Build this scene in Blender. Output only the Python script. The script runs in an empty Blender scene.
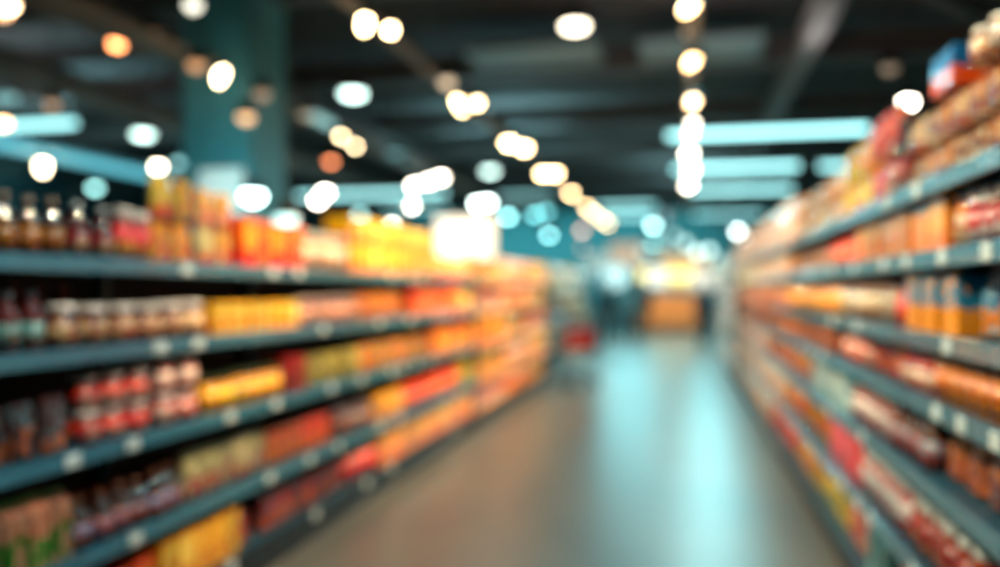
import bpy, bmesh, math, random
from mathutils import Vector, Matrix
random.seed(11)
SC = bpy.context.scene
COL = SC.collection
PI = math.pi

# ------------------------------------------------------------------ camera, world, exposure
F = 850.0
CAM = Vector((0.0, 0.0, 1.5))
YAW = math.atan(184 / F)
PITCH = math.atan(5.5 / F)
cd = bpy.data.cameras.new('camera')
cam = bpy.data.objects.new('camera', cd)
COL.objects.link(cam)
cam.location = CAM
cam.rotation_euler = (PI / 2 + PITCH, 0, YAW)
cd.lens = F / 1000 * 36
cd.sensor_width = 36
cd.clip_end = 200
cd.dof.use_dof = True
cd.dof.focus_distance = 1.2
cd.dof.aperture_fstop = 0.90
SC.camera = cam

w = bpy.data.worlds.new('world')
SC.world = w
w.use_nodes = True
w.node_tree.nodes['Background'].inputs[0].default_value = (0.30, 0.62, 0.75, 1)
w.node_tree.nodes['Background'].inputs[1].default_value = 0.05
vs = SC.view_settings
vs.view_transform = 'Standard'
vs.look = 'None'
vs.gamma = 1
vs.use_curve_mapping = False
vs.exposure = 0.0
cy = SC.cycles
cy.use_denoising = True
cy.max_bounces = 6
cy.sample_clamp_indirect = 4
cy.sample_clamp_direct = 0

fwd = Vector((-math.sin(YAW) * math.cos(PITCH), math.cos(YAW) * math.cos(PITCH), math.sin(PITCH)))
rgt = Vector((math.cos(YAW), math.sin(YAW), 0))
upv = rgt.cross(fwd)

def ray(px, py):
    return fwd * F + rgt * (px - 500) + upv * (283.5 - py)
def at_z(px, py, z):
    d = ray(px, py)
    return CAM + d * ((z - CAM.z) / d.z)
def at_y(px, py, y):
    d = ray(px, py)
    return CAM + d * (y / d.y)
def on_x(px, X):
    d = ray(px, 289)
    return (CAM + d * (X / d.x)).y

# ------------------------------------------------------------------ lights of the room
def area(loc, rot, sx, sy, power, col, spread=PI):
    l = bpy.data.lights.new('area_light', 'AREA')
    l.shape = 'RECTANGLE'; l.size = sx; l.size_y = sy; l.energy = power; l.color = col
    l.spread = spread
    o = bpy.data.objects.new('area_light', l)
    COL.objects.link(o); o.location = loc; o.rotation_euler = rot
    return o
def spot(loc, target, power, col, size=70, blend=0.7, rad=0.035):
    l = bpy.data.lights.new('spot_light', 'SPOT')
    l.energy = power; l.color = col; l.spot_size = math.radians(size); l.spot_blend = blend
    l.shadow_soft_size = rad
    o = bpy.data.objects.new('spot_light', l)
    COL.objects.link(o); o.location = loc
    o.rotation_euler = (Vector(target) - Vector(loc)).to_track_quat('-Z', 'Y').to_euler()
    return o
WARM = (1.0, 0.62, 0.30)
NEUT = (1.0, 0.84, 0.64)
TEAL = (0.34, 0.90, 0.96)
AMBER = (1.0, 0.79, 0.50)
# unseen lights added: cool strips over the aisle, warm spots to brighten the racks
for y, p in ((0.5, 26), (3.5, 26), (7.0, 30), (10.5, 40)):
    area((-0.7, y, 3.9), (0, 0, 0), 3.0, 0.15, p, TEAL)
area((-9, 12, 3.9), (0, 0, 0), 4.0, 0.3, 200, TEAL)  # this and the next: unseen fill added behind the left rack
area((-9, 22, 3.9), (0, 0, 0), 4.0, 0.3, 300, TEAL)
area((-6, 40.5, 3.6), (-PI / 2, 0, 0), 16, 1.0, 700, (0.25, 0.82, 0.88)).rotation_euler = (PI / 2, 0, 0)  # unseen wash added to brighten the far wall
area((-19, 14, 3.6), (0, -PI / 2, 0), 1.0, 18, 500, (0.25, 0.82, 0.9)).rotation_euler = (0, PI / 2, 0)  # unseen wash added to brighten the left wall
# unseen area lights added to brighten the deck and beams from below
for x, y, p in ((-7.4, 4, 40), (-12, 11, 80), (0, 4, 20), (0.5, 11, 40), (-4, 19, 200), (0, 28, 200), (-12, 15, 150)):
    area((x, y, 4.1), (PI, 0, 0), 2.5, 0.3, p, (0.92, 0.86, 0.84) if y < 12 else (0.4, 0.85, 0.95))
SPOTS = [  # from, to, power, colour
    ((-0.2, 2.6, 3.85), (-2.3, 3.2, 1.2), 440, NEUT),
    ((-0.2, 4.6, 3.85), (-2.3, 4.9, 1.6), 880, WARM),
    ((-0.2, 6.6, 3.85), (-2.3, 7.0, 1.6), 1200, WARM),
    ((-0.2, 8.6, 3.85), (-2.3, 9.0, 1.5), 1200, WARM),
    ((-0.2, 10.8, 3.85), (-2.3, 11.2, 1.4), 1000, WARM),
    ((-0.2, 13.0, 3.85), (-2.3, 13.4, 1.4), 700, NEUT),
    ((-1.6, 1.4, 3.85), (0.9, 2.4, 1.4), 420, AMBER),
    ((-1.6, 3.4, 3.85), (0.9, 3.8, 1.3), 600, AMBER),
    ((-1.6, 5.6, 3.85), (0.9, 6.0, 1.3), 760, AMBER),
    ((-1.6, 8.0, 3.85), (0.9, 8.4, 1.3), 860, AMBER),
    ((-1.6, 10.6, 3.85), (0.9, 11.0, 1.3), 480, NEUT),
    ((-1.6, 13.6, 3.85), (0.9, 14.0, 1.3), 480, NEUT),
    ((-1.6, 17.0, 3.85), (0.9, 18.0, 1.3), 900, NEUT),
    ((-0.6, 27.0, 3.85), (-0.5, 30.0, 1.0), 1000, NEUT),
    ((-1.2, 18.5, 3.85), (-2.9, 20.5, 1.3), 900, NEUT),
]
for a_, b_, p_, c_ in SPOTS:
    spot(a_, b_, p_, c_)

# ------------------------------------------------------------------ helpers
def lin(h):
    if isinstance(h, str):
        h = h.lstrip('#'); h = h if len(h) == 6 else ''.join(q * 2 for q in h); h = [int(h[i:i + 2], 16) / 255 for i in (0, 2, 4)]
    return tuple((x / 12.92 if x <= 0.04045 else ((x + 0.055) / 1.055) ** 2.4) for x in h)
MATS = {}
def mat(col, rough=0.5, metal=0.0, emit=None, es=0.0, coat=0.0, name='plain', wear=0.12, spec=0.5):
    key = (col, rough, metal, emit, es, coat, wear, spec)
    if key in MATS: return MATS[key]
    m = bpy.data.materials.new(name); m.use_nodes = True
    nt = m.node_tree; b = nt.nodes['Principled BSDF']
    c = lin(col)
    b.inputs['Roughness'].default_value = rough
    b.inputs['Metallic'].default_value = metal
    b.inputs['Coat Weight'].default_value = coat
    b.inputs['Coat Roughness'].default_value = 0.04
    b.inputs['Specular IOR Level'].default_value = spec
    if wear > 0:
        tc = nt.nodes.new('ShaderNodeTexCoord'); n = nt.nodes.new('ShaderNodeTexNoise')
        n.inputs['Scale'].default_value = 6; n.inputs['Detail'].default_value = 4
        nt.links.new(tc.outputs['Object'], n.inputs['Vector'])
        r = nt.nodes.new('ShaderNodeValToRGB')
        r.color_ramp.elements[0].position = 0.3; r.color_ramp.elements[1].position = 0.7
        r.color_ramp.elements[0].color = (*[x * (1 - wear) for x in c], 1)
        r.color_ramp.elements[1].color = (*[min(1, x * (1 + wear)) for x in c], 1)
        nt.links.new(n.outputs['Fac'], r.inputs['Fac']); nt.links.new(r.outputs['Color'], b.inputs['Base Color'])
    else:
        b.inputs['Base Color'].default_value = (*c, 1)
    if emit:
        b.inputs['Emission Color'].default_value = (*lin(emit), 1)
        b.inputs['Emission Strength'].default_value = es
    MATS[key] = m
    return m
def vivid(h, k=1.3, dk=1.0):
    c = [x ** 1.1 for x in lin(h)]; g = sum(c) / 3
    return tuple(min(.9, max(0.004, g + (x - g) * k)) * dk for x in c)
def printed(top, bottom, blob, var=0, rough=0.32, split=0.45, scale=5.0, bl=0.42, coat=0.4):
    """a printed wrapper: two bands of colour with rounded patches of a third colour"""
    if var == 1: scale, bl, split = scale * .6, bl * 1.25, split + .12
    if var == 2: scale, bl, split = scale * 1.5, bl * .9, split - .12; top, blob = blob, top
    dk = (1, .66, 1.0)[var]
    key = ('p', var, top, bottom, blob, rough, split, scale, bl, coat)
    if key in MATS: return MATS[key]
    m = bpy.data.materials.new('printed_wrapper'); m.use_nodes = True
    nt = m.node_tree; b = nt.nodes['Principled BSDF']; L = nt.links
    tc = nt.nodes.new('ShaderNodeTexCoord'); sx = nt.nodes.new('ShaderNodeSeparateXYZ')
    L.new(tc.outputs['Generated'], sx.inputs[0])
    nz = nt.nodes.new('ShaderNodeTexNoise'); nz.inputs['Scale'].default_value = 3.0
    L.new(tc.outputs['Generated'], nz.inputs['Vector'])
    ad = nt.nodes.new('ShaderNodeMath'); ad.operation = 'MULTIPLY_ADD'; ad.inputs[1].default_value = 0.35
    L.new(nz.outputs['Fac'], ad.inputs[0]); L.new(sx.outputs['Z'], ad.inputs[2])
    gt = nt.nodes.new('ShaderNodeMath'); gt.operation = 'GREATER_THAN'; gt.inputs[1].default_value = split + 0.17
    L.new(ad.outputs[0], gt.inputs[0])
    mx = nt.nodes.new('ShaderNodeMix'); mx.data_type = 'RGBA'
    mx.inputs[6].default_value = (*vivid(bottom, 1.45, dk), 1); mx.inputs[7].default_value = (*vivid(top, 1.45, dk), 1)
    L.new(gt.outputs[0], mx.inputs[0])
    vo = nt.nodes.new('ShaderNodeTexVoronoi'); vo.inputs['Scale'].default_value = scale
    L.new(tc.outputs['Generated'], vo.inputs['Vector'])
    lt = nt.nodes.new('ShaderNodeMath'); lt.operation = 'LESS_THAN'; lt.inputs[1].default_value = bl
    L.new(vo.outputs['Distance'], lt.inputs[0])
    m2 = nt.nodes.new('ShaderNodeMix'); m2.data_type = 'RGBA'
    L.new(lt.outputs[0], m2.inputs[0]); L.new(mx.outputs[2], m2.inputs[6]); m2.inputs[7].default_value = (*vivid(blob, 1.6, dk * .95), 1)
    L.new(m2.outputs[2], b.inputs['Base Color'])
    b.inputs['Roughness'].default_value = rough
    if coat > .5:   # crinkled film catches the lamps
        nb = nt.nodes.new('ShaderNodeTexNoise'); nb.inputs['Scale'].default_value = 11; nb.inputs['Detail'].default_value = 3
        L.new(tc.outputs['Generated'], nb.inputs['Vector'])
        bp = nt.nodes.new('ShaderNodeBump'); bp.inputs['Strength'].default_value = 1.0; bp.inputs['Distance'].default_value = .05
        L.new(nb.outputs['Fac'], bp.inputs['Height']); L.new(bp.outputs['Normal'], b.inputs['Normal']); L.new(bp.outputs['Normal'], b.inputs['Coat Normal'])
    b.inputs['Coat Weight'].default_value = coat; b.inputs['Coat Roughness'].default_value = 0.05
    MATS[key] = m
    return m

def new_obj(name, bm, m, parent=None, smooth=False, bevel=0.0):
    me = bpy.data.meshes.new(name)
    bm.normal_update()
    bm.to_mesh(me); bm.free()
    me.materials.append(m)
    if smooth:
        for p in me.polygons: p.use_smooth = True
    o = bpy.data.objects.new(name, me)
    COL.objects.link(o)
    if parent: o.parent = parent
    if bevel:
        b = o.modifiers.new('bevel', 'BEVEL'); b.width = bevel; b.segments = 2; b.limit_method = 'ANGLE'
    return o
def tag(o, label=None, cat=None, group=None, kind=None):
    if label: o['label'] = label
    if cat: o['category'] = cat
    if group: o['group'] = group
    if kind: o['kind'] = kind
    return o
def empty(name, loc, rz=0):
    o = bpy.data.objects.new(name, None); COL.objects.link(o)
    o.location = loc; o.rotation_euler = (0, 0, rz); o.empty_display_size = 0.1
    return o
def box(bm, x0, x1, y0, y1, z0, z1):
    v = [bm.verts.new((x, y, z)) for x in (x0, x1) for y in (y0, y1) for z in (z0, z1)]
    for f in ((0, 1, 3, 2), (4, 6, 7, 5), (0, 4, 5, 1), (2, 3, 7, 6), (0, 2, 6, 4), (1, 5, 7, 3)):
        bm.faces.new([v[i] for i in f])
    return v
def bx(*a):
    bm = bmesh.new(); box(bm, *a); return bm
def lathe(bm, prof, n=20, cx=0, cy=0, sq=0.0):
    rings = []
    for r, z in prof:
        ring = []
        for i in range(n):
            a = 2 * PI * i / n
            k = 1.0
            if sq:
                k = 1 / max(abs(math.cos(a)), abs(math.sin(a))) * sq + (1 - sq)
                k = min(k, 1.22)
            ring.append(bm.verts.new((cx + r * k * math.cos(a), cy + r * k * math.sin(a), z)))
        rings.append(ring)
    for a, b in zip(rings, rings[1:]):
        for i in range(n):
            j = (i + 1) % n
            bm.faces.new((a[i], a[j], b[j], b[i]))
    bm.faces.new(list(reversed(rings[0]))); bm.faces.new(rings[-1])
def tube(bm, pts, r, n=8):
    pts = [Vector(p) for p in pts]
    rings = []
    for i, p in enumerate(pts):
        d = (pts[min(i + 1, len(pts) - 1)] - pts[max(i - 1, 0)]).normalized()
        a = d.orthogonal().normalized(); b = d.cross(a)
        if rings:
            pa = rings[-1][1]
            a = (pa - d * pa.dot(d)).normalized(); b = d.cross(a)
        rings.append(([bm.verts.new(p + a * r * math.cos(2 * PI * k / n) + b * r * math.sin(2 * PI * k / n)) for k in range(n)], a))
    for (A, _), (B, _) in zip(rings, rings[1:]):
        for k in range(n):
            j = (k + 1) % n
            bm.faces.new((A[k], A[j], B[j], B[k]))
    bm.faces.new(list(reversed(rings[0][0]))); bm.faces.new(rings[-1][0])
def sphere(bm, c, r, seg=16, rings=10, sz=(1, 1, 1)):
    bmesh.ops.create_uvsphere(bm, u_segments=seg, v_segments=rings, radius=r,
                              matrix=Matrix.Translation(c) @ Matrix.Diagonal((*sz, 1)))

# ------------------------------------------------------------------ the room
def floor_mat():
    m = bpy.data.materials.new('polished_floor'); m.use_nodes = True
    nt = m.node_tree; b = nt.nodes['Principled BSDF']; L = nt.links
    tc = nt.nodes.new('ShaderNodeTexCoord')
    n = nt.nodes.new('ShaderNodeTexNoise'); n.inputs['Scale'].default_value = 0.9; n.inputs['Detail'].default_value = 6
    L.new(tc.outputs['Object'], n.inputs['Vector'])
    r = nt.nodes.new('ShaderNodeValToRGB')
    r.color_ramp.elements[0].color = (*lin('#55564f'), 1); r.color_ramp.elements[1].color = (*lin('#5f5e57'), 1)
    r.color_ramp.elements[0].position = 0.35; r.color_ramp.elements[1].position = 0.65
    L.new(n.outputs['Fac'], r.inputs['Fac']); L.new(r.outputs['Color'], b.inputs['Base Color'])
    n2 = nt.nodes.new('ShaderNodeTexNoise'); n2.inputs['Scale'].default_value = 0.6
    L.new(tc.outputs['Object'], n2.inputs['Vector'])
    mr = nt.nodes.new('ShaderNodeMapRange'); mr.inputs[3].default_value = 0.33; mr.inputs[4].default_value = 0.37
    L.new(n2.outputs['Fac'], mr.inputs[0]); L.new(mr.outputs[0], b.inputs['Roughness'])
    b.inputs['Specular IOR Level'].default_value = 1.0
    b.inputs['Coat Weight'].default_value = 0.6; b.inputs['Coat Roughness'].default_value = 0.33
    return m
def struct(name, bm, m, **k):
    o = new_obj(name, bm, m, **k); o['kind'] = 'structure'; return o
X0, X1, Y0, Y1, H = -22, 9, -3, 44, 5.6
dark_wall = mat('#2b4a50', 0.7, name='teal_wall')
struct('floor', bx(X0, X1, Y0, Y1, -0.2, 0), floor_mat())
struct('ceiling', bx(X0, X1, Y0, Y1, H, H + 0.2), mat('#3a3836', 0.85, name='black_deck'))
struct('wall_far', bx(X0, X1, Y1, Y1 + 0.2, 0, H), mat('#3c6f74', 0.7, name='far_teal_wall'))
struct('wall_behind', bx(X0, X1, Y0 - 0.2, Y0, 0, H), dark_wall)
struct('wall_left', bx(X0 - 0.2, X0, Y0, Y1, 0, H), dark_wall)
struct('wall_right', bx(X1, X1 + 0.2, Y0, Y1, 0, H), dark_wall)
beam_m = mat('#5d5a58', 0.6, name='painted_steel')
def ibeam(a, b, hgt=0.32, wid=0.2, name='beam', m=beam_m):
    a, b = Vector(a), Vector(b); d = (b - a).normalized()
    u = Vector((0, 0, 1)); s = d.cross(u).normalized(); u = s.cross(d)
    prof = [(-wid / 2, 0), (wid / 2, 0), (wid / 2, .03), (.015, .03), (.015, hgt - .03), (wid / 2, hgt - .03), (wid / 2, hgt), (-wid / 2, hgt), (-wid / 2, hgt - .03), (-.015, hgt - .03), (-.015, .03), (-wid / 2, .03)]
    bm = bmesh.new()
    A = [bm.verts.new(a + s * x + u * z) for x, z in prof]; B = [bm.verts.new(b + s * x + u * z) for x, z in prof]
    for i in range(12):
        j = (i + 1) % 12; bm.faces.new((A[i], A[j], B[j], B[i]))
    bm.faces.new(list(reversed(A))); bm.faces.new(B)
    return struct(name, bm, m)
for y in (5.2, 9.4, 13.6, 17.8, 22, 27, 32, 37):
    ibeam((X0, y, 4.95), (X1, y, 4.95), 0.4, 0.26)
for x in (-14.5, -6.6, 1.6, 5.6):
    ibeam((x, Y0, 4.6), (x, Y1, 4.6), 0.34, 0.22)
# diagonal wind braces under the deck
ibeam((2.0, 9.4, 4.75), (5.4, 13.6, 4.75), 0.12, 0.12)
ibeam((-1.2, 5.2, 4.75), (-0.2, 9.4, 4.75), 0.12, 0.12)
# ceiling service panels between the beams
for k, (px0, px1, py) in enumerate(((468, 600, 58), (640, 760, 52))):
    p0 = at_z(px0, py, 5.0); p1 = at_z(px1, py, 5.0)
    o = empty('ceiling_panel', ((p0.x + p1.x) / 2, (p0.y + p1.y) / 2, 5.0))
    hw = abs(p1.x - p0.x) / 2
    new_obj('panel', bx(-hw, hw, -.55, .55, 0, .06), mat('#7d9294', 0.6), o)
    new_obj('frame', bx(-hw - .04, hw + .04, -.6, .6, .06, .10), mat('#3a4244', 0.5), o)
    tag(o, ('pale flat ceiling panel above the middle light track', 'pale flat ceiling panel over the single file of spotlights')[k], 'ceiling panel')
# column behind the low left rack
cp = at_y(240, 289, 9.2)
col_x = cp.x
struct('column', bx(col_x - .52, col_x + .34, 8.8, 9.7, 0, H), mat('#4c95a0', 0.5, name='teal_paint'), bevel=.03)
o = empty('sign_board', (col_x - 0.02, 8.739, 2.36))
new_obj('panel', bx(-.24, .30, 0.0, .04, 0, .5), mat('#e4e8e4', 0.4, emit='#cfe6e2', es=.45), o, bevel=.006)  # faint emission put into the panel to make it look lit
new_obj('frame', bx(-.26, .32, .04, .06, -.02, .52), mat('#6f7d80', 0.4, 0.6), o)
tag(o, 'softly lit white sign board fixed on the teal column', 'sign')
# unseen cool spot added to brighten the column's lower right
spot((col_x + 0.75, 7.6, 2.2), (col_x + 0.2, 8.8, 2.85), 60, (0.35, 0.9, 0.95), 95, 1.0)

# ducts and trays running along the store
def duct(x, z, r, label, y0=-2, y1=30):
    o = empty('air_duct', (x, 0, z))
    bm = bmesh.new(); tube(bm, [(0, y0, 0), (0, y1, 0)], r, 24)
    new_obj('pipe', bm, mat('#77716c', 0.7, name='spiral_duct'), o, smooth=True)
    y = y0 + 1
    while y < y1:
        bm = bmesh.new(); lathe(bm, [(r + .001, -.03), (r + .025, -.02), (r + .025, .02), (r + .001, .03)], 24)
        q = new_obj('collar', bm, mat('#5c5956', 0.4, 0.4), o); q.rotation_euler = (PI / 2, 0, 0); q.location = (0, y, 0)
        y += 3.0
    tag(o, label, 'air duct')
duct(-9.3, 4.66, 0.24, 'round grey air duct high above, furthest out of the pair over the left rack')
duct(-6.2, 4.4, 0.13, 'slim grey air duct high above, between the wide duct and the light track')

# ------------------------------------------------------------------ lamps
hous = mat('#191b1c', 0.45, 0.2, name='black_housing')
NTH = ['first', 'second', 'third', 'fourth', 'fifth', 'sixth', 'seventh', 'eighth', 'ninth', 'tenth', 'eleventh', 'twelfth', 'thirteenth', 'fourteenth', 'fifteenth', 'sixteenth', 'seventeenth', 'eighteenth', 'nineteenth']
def nth(k):
    if k < 19: return NTH[k]
    k += 1
    tens = {2: 'twent', 3: 'thirt', 4: 'fort', 5: 'fift', 6: 'sixt', 7: 'sevent', 8: 'eight'}[k // 10]
    return tens + 'ieth' if k % 10 == 0 else tens + 'y-' + NTH[k % 10 - 1]
def track(x, z, y0, y1, label):
    o = empty('lighting_track', (x, 0, z))
    new_obj('rail', bx(-.05, .05, y0, y1, 0, .07), mat('#8f857b', 0.5), o)
    y = y0 + .8
    while y < y1:
        bm = bmesh.new(); tube(bm, [(0, y, .07), (0, y, H - z - .002)], .006, 6)
        new_obj('hanger', bm, hous, o); y += 4.0
    tag(o, label, 'light track')
TZ = 4.0
track(-2.88, TZ, 0, 36, 'long grey light track running over the left rack towards the back')
track(0.09, TZ, 0, 30, 'long light track straight above the aisle with a file of lamps')
track(-5.25, TZ, 0, 30, 'long light track behind the left rack, beyond the middle one')
TILT = {(365, 17): (.18, 2.2), (390, 27): (-.3, 1.3), (689, 2): (.9, 2), (692, 57): (.75, 2.1), (693, 98): (.6, 1.9), (221, 70): (.42, 2.5), (477, 101): (-.2, 1.2), (458, 99): (.5, 1.3), (43, 162): (.1, 2)}
def spotlight(px, py, label, group, hot=16, r=0.06, col='#ffd9a0', tx=None, z=TZ - .17):
    p = at_z(px, py, z)
    if r == .06: r = .095 if p.y > 13 else .048
    tl, lg = TILT.get((px, py), (0, 1))
    o = empty('spotlight', (p.x, p.y, p.z))
    bm = bmesh.new(); lathe(bm, [(r * .75, .0), (r * .98, -.01), (r * 1.05, .03), (r * 1.05, .09), (r * .8, .12), (r * .3, .13)], 20)
    h_ = new_obj('housing', bm, hous, o, smooth=True); h_.rotation_euler = (0, tl, 0)
    bm = bmesh.new(); sphere(bm, (0, 0, 0), r * .9, 16, 10, (1, 1, .9 * lg))
    b_ = new_obj('bulb', bm, mat('#ffffff', 0.4, emit=col, es=hot, wear=0), o, smooth=True); b_.location = (0, 0, -.012 - (lg - 1) * r * .6); b_.rotation_euler = (0, tl, 0)
    bm = bmesh.new(); 
    if tx is None: tube(bm, [(0, 0, .06), (0, 0, H - z - .002)], .008, 6)
    elif abs(tx - p.x) < .03: tube(bm, [(0, 0, .06), (0, 0, TZ - z)], .012, 8)
    else: tube(bm, [(0, 0, .06), (0, 0, TZ - z + .03), (tx - p.x, 0, TZ - z + .03)], .012, 8)
    new_obj('stem', bm, hous, o)
    tag(o, label, 'spotlight', group)
    return o
A = [(365, 17), (390, 27), (458, 99), (477, 101), (462, 108), (509, 141), (524, 146), (543, 172), (555, 172), (571, 192), (587, 206), (594, 212), (603, 219), (608, 223)]
for k, (x, y) in enumerate(A):
    spotlight(x, y, f'warm white spotlight, {nth(k)} from the near end of the middle light track', 'spotlights of the middle track', 36 if k < 9 else 26, tx=-2.88)
B = [(689, 2), (692, 57), (693, 98), (693, 122), (690, 133), (689, 152), (691, 168), (688, 184)]
for k, (x, y) in enumerate(B):
    spotlight(x, y, f'warm spotlight, {nth(k)} from the top in the file above the aisle', 'spotlights above the aisle', 20 if k < 3 else 32, tx=.09, col='#ffcf90' if k < 3 else '#fff0d8')
Cc = [(221, 70), (341, 135), (355, 145), (414, 184), (412, 205), (428, 180), (441, 176)]
for k, (x, y) in enumerate(Cc):
    spotlight(x, y, f'warm spotlight, {nth(k)} from the near end of the track behind left rack', 'spotlights of the outer track', 34, tx=-5.25, col='#ffdfae' if k < 3 else '#fff0da')
FAR = [  # px, py, colour, strength, what singles it out
    (325, 191, '#fff2e0', 24, 'bright white lamp, upper of the merging pair right of the teal column'),
    (318, 199, '#fff2e0', 24, 'bright white lamp, lower of the merging pair right of the teal column'),
    (360, 213, '#9fe6e4', 5, 'pale teal lamp just above the white lamp over the yellow boxes'),
    (348, 228, '#fff1dc', 20, 'white lamp hanging low above the start of the yellow boxes'),
    (373, 230, '#c8fbf8', 12, 'icy white lamp touching the tops of the yellow boxes'),
    (392, 224, '#fff3df', 22, 'white lamp over the middle of the yellow boxes'),
    (478, 202, '#e8fffa', 22, 'cool white lamp, first of the pair above the glowing sign'),
    (488, 201, '#e8fffa', 22, 'cool white lamp, second of the pair above the glowing sign'),
    (508, 215, '#9df0f2', 10, 'light teal round lamp just right of the pair above the sign'),
    (535, 213, '#7fe0e4', 6, 'teal lamp, brighter of two overlapping ones beside the warm run'),
    (546, 210, '#6fd0d6', 4, 'teal lamp, dimmer of two overlapping ones beside the warm run'),
    (549, 234, '#a4f3f4', 11, 'light teal lamp, lowest one over the end of the left rack'),
    (653, 224, '#c4fbf6', 12, 'pale teal lamp above its twin at the end of the aisle'),
    (653, 243, '#9ff0ea', 6, 'pale teal lamp below its twin at the end of the aisle'),
    (582, 229, '#ffb89a', 5, 'pink lamp under the end of the middle spotlight run'),
    (582, 247, '#e09a80', 3, 'dim brownish pink lamp below the pink one'),
    (738, 230, '#eefffb', 14, 'white lamp beside the far end of the right rack'),
    (745, 237, '#ffe0cc', 6, 'peach tinted lamp tucked against the far end of the right rack'),
    (158, 165, '#ffeccc', 24, 'warm white lamp in front of the column edge, above snack bags'),
    (43, 162, '#ffe2b8', 17, 'warm white lamp hanging over the dark bottles'),
    (3, 121, '#ffc890', 10, 'warm lamp cut by the picture edge, at the end of a tube light'),
    (117, 42, '#ff9c5c', 8, 'orange lamp high up, alone among dim lamps'),
    (331, 160, '#ff8f58', 5, 'orange lamp just below the outer spotlight pair'),
    (246, 115, '#d9a878', 2.2, 'dull beige lamp in front of the teal column'),
    (196, 63, '#b98458', 1.6, 'dull brown lamp next to the tilted spotlight'),
    (151, 33, '#b88a66', 1.4, 'faint brown lamp right of the high orange lamp'),
    (52, 103, '#a87c58', 1.5, 'faint tan lamp above the first teal tube light'),
    (262, 92, '#8a7058', 1.2, 'faint brown lamp at the upper right of the teal column'),
    (306, 113, '#9a8468', 1.0, 'faint tan lamp right of the teal column'),
    (8, 3, '#ffd9a8', 14, 'bright lamp in the top corner, cut by the frame'),
    (3, 10, '#e0a878', 4, 'tan lamp just under the bright corner lamp'),
    (193, 3, '#d6d2c0', 3, 'pale lamp cut by the top frame above the column'),
    (447, 80, '#b9a184', 2.0, 'dim beige lamp above the second spotlight pair'),
    (690, 29, '#8d7a66', 1.0, 'dim brown lamp between the first two above the aisle'),
    (908, 100, '#fff2da', 26, 'bright white lamp just over the tall right rack'),
    (890, 66, '#7a6a58', 0.9, 'dim brown lamp above the bright one over the right rack'),
    (286, 216, '#a8d8d4', 3, 'dim teal lamp between column and yellow boxes'),
    (253, 193, '#d8fffb', 12, 'icy white lamp shining in front of the column sign'),
    (95, 186, '#a9f5f0', 5, 'teal lamp low over the maroon bottles')]
for x, y, c, e, lab in FAR:
    zz = 3.75 if y > 60 else 4.3
    if y > 205: zz = 3.35
    zz = {253: 2.5, 246: 3.2, 262: 3.42, 286: 2.2, 478: 3.5}.get(x, zz)
    spotlight(x, y, lab, 'loose ceiling lamps', e * 1.5, col=c, z=zz, r=0.085 if y < 185 else .12)
def highbay(px, py, label, z=TZ, col='#d8fff4', es=7.0, r=0.16):
    p = at_z(px, py, z)
    o = empty('round_ceiling_lamp', (p.x, p.y, p.z))
    bm = bmesh.new(); lathe(bm, [(r * .96, -.01), (r * 1.06, -.01), (r * 1.06, .05), (r * .6, .12), (r * .2, .14)], 28)
    new_obj('reflector', bm, hous, o, smooth=True)
    bm = bmesh.new(); sphere(bm, (0, 0, 0), r * .95, 24, 12, (1, 1, .42))
    d_ = new_obj('diffuser', bm, mat('#ffffff', 0.4, emit=col, es=es, wear=0), o, smooth=True); d_.location = (0, 0, -.02)
    bm = bmesh.new(); tube(bm, [(0, 0, .13), (0, 0, H - z - .002)], .008, 6)
    new_obj('cable', bm, hous, o)
    tag(o, label, 'ceiling lamp', 'round ceiling lamps')
highbay(353, 92, 'wide cool white round lamp between the two light tracks')
highbay(143, 133, 'wide cool white round lamp above the jars of the left rack')
highbay(490, 170, 'small cool white round lamp beside the middle of the light track')
highbay(575, 24, 'large warm white round lamp high between the two aisle tracks', col='#fff1d4', es=9, r=.13)
highbay(395, 152, 'dim teal round lamp right of the spotlight pair', col='#5fb4ba', es=.8, r=.15)
def tube_light(px0, py0, px1, py1, label, z=TZ, es=3.2, col='#a4eef0', along=False, wd=0.13, pw=1.0):
    a = at_z(px0, py0, z)
    if along:
        b = at_z(px1, py1, z); b.x = a.x = (a.x + b.x) / 2
    else:
        ym = at_z((px0 + px1) / 2, (py0 + py1) / 2, z).y
        a = at_y(px0, py0, ym); b = at_y(px1, py1, ym); a.z = b.z = z
    mid = (a + b) / 2; L_ = (b - a).length / 2
    o = empty('tube_light', mid, PI / 2 if along else 0)
    new_obj('housing', bx(-L_ - .03, L_ + .03, -wd * .55, wd * .55, .03, .08), hous, o)
    bm = bmesh.new(); tube(bm, [(-L_, 0, 0), (L_, 0, 0)], wd / 2, 14)
    new_obj('diffuser', bm, mat('#dffcff', 0.4, emit=col, es=es * 1.15, wear=0), o, smooth=True)
    if es > .8 and L_ > .3 and not along:
        area(mid - Vector((0, 0, wd * .6)), (0, 0, 0), L_ * 2, wd, 58 * L_ * es * pw, TEAL)
    for s in (-1, 1):
        bm = bmesh.new(); tube(bm, [(s * L_ * .8, 0, .08), (s * L_ * .8, 0, H - z - .002)], .005, 6)
        new_obj('cable', bm, hous, o)
    tag(o, label, 'tube light', 'cool tube lights')
tube_light(668, 135, 868, 128, 'long teal tube light, uppermost one, crossing above the aisle', pw=.4)
tube_light(674, 169, 798, 165, 'teal tube light just below the uppermost one over the aisle', pw=.7)
tube_light(820, 166, 862, 164, 'short teal tube light close to the top of the right rack', es=2.6)
tube_light(690, 191, 792, 187, 'thin teal tube light, third down over the aisle', pw=1.3, es=2.6, z=3.9)
tube_light(694, 215, 762, 213, 'pale teal tube light, fourth down over the aisle', pw=2.6, es=1.5, z=3.9)
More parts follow.
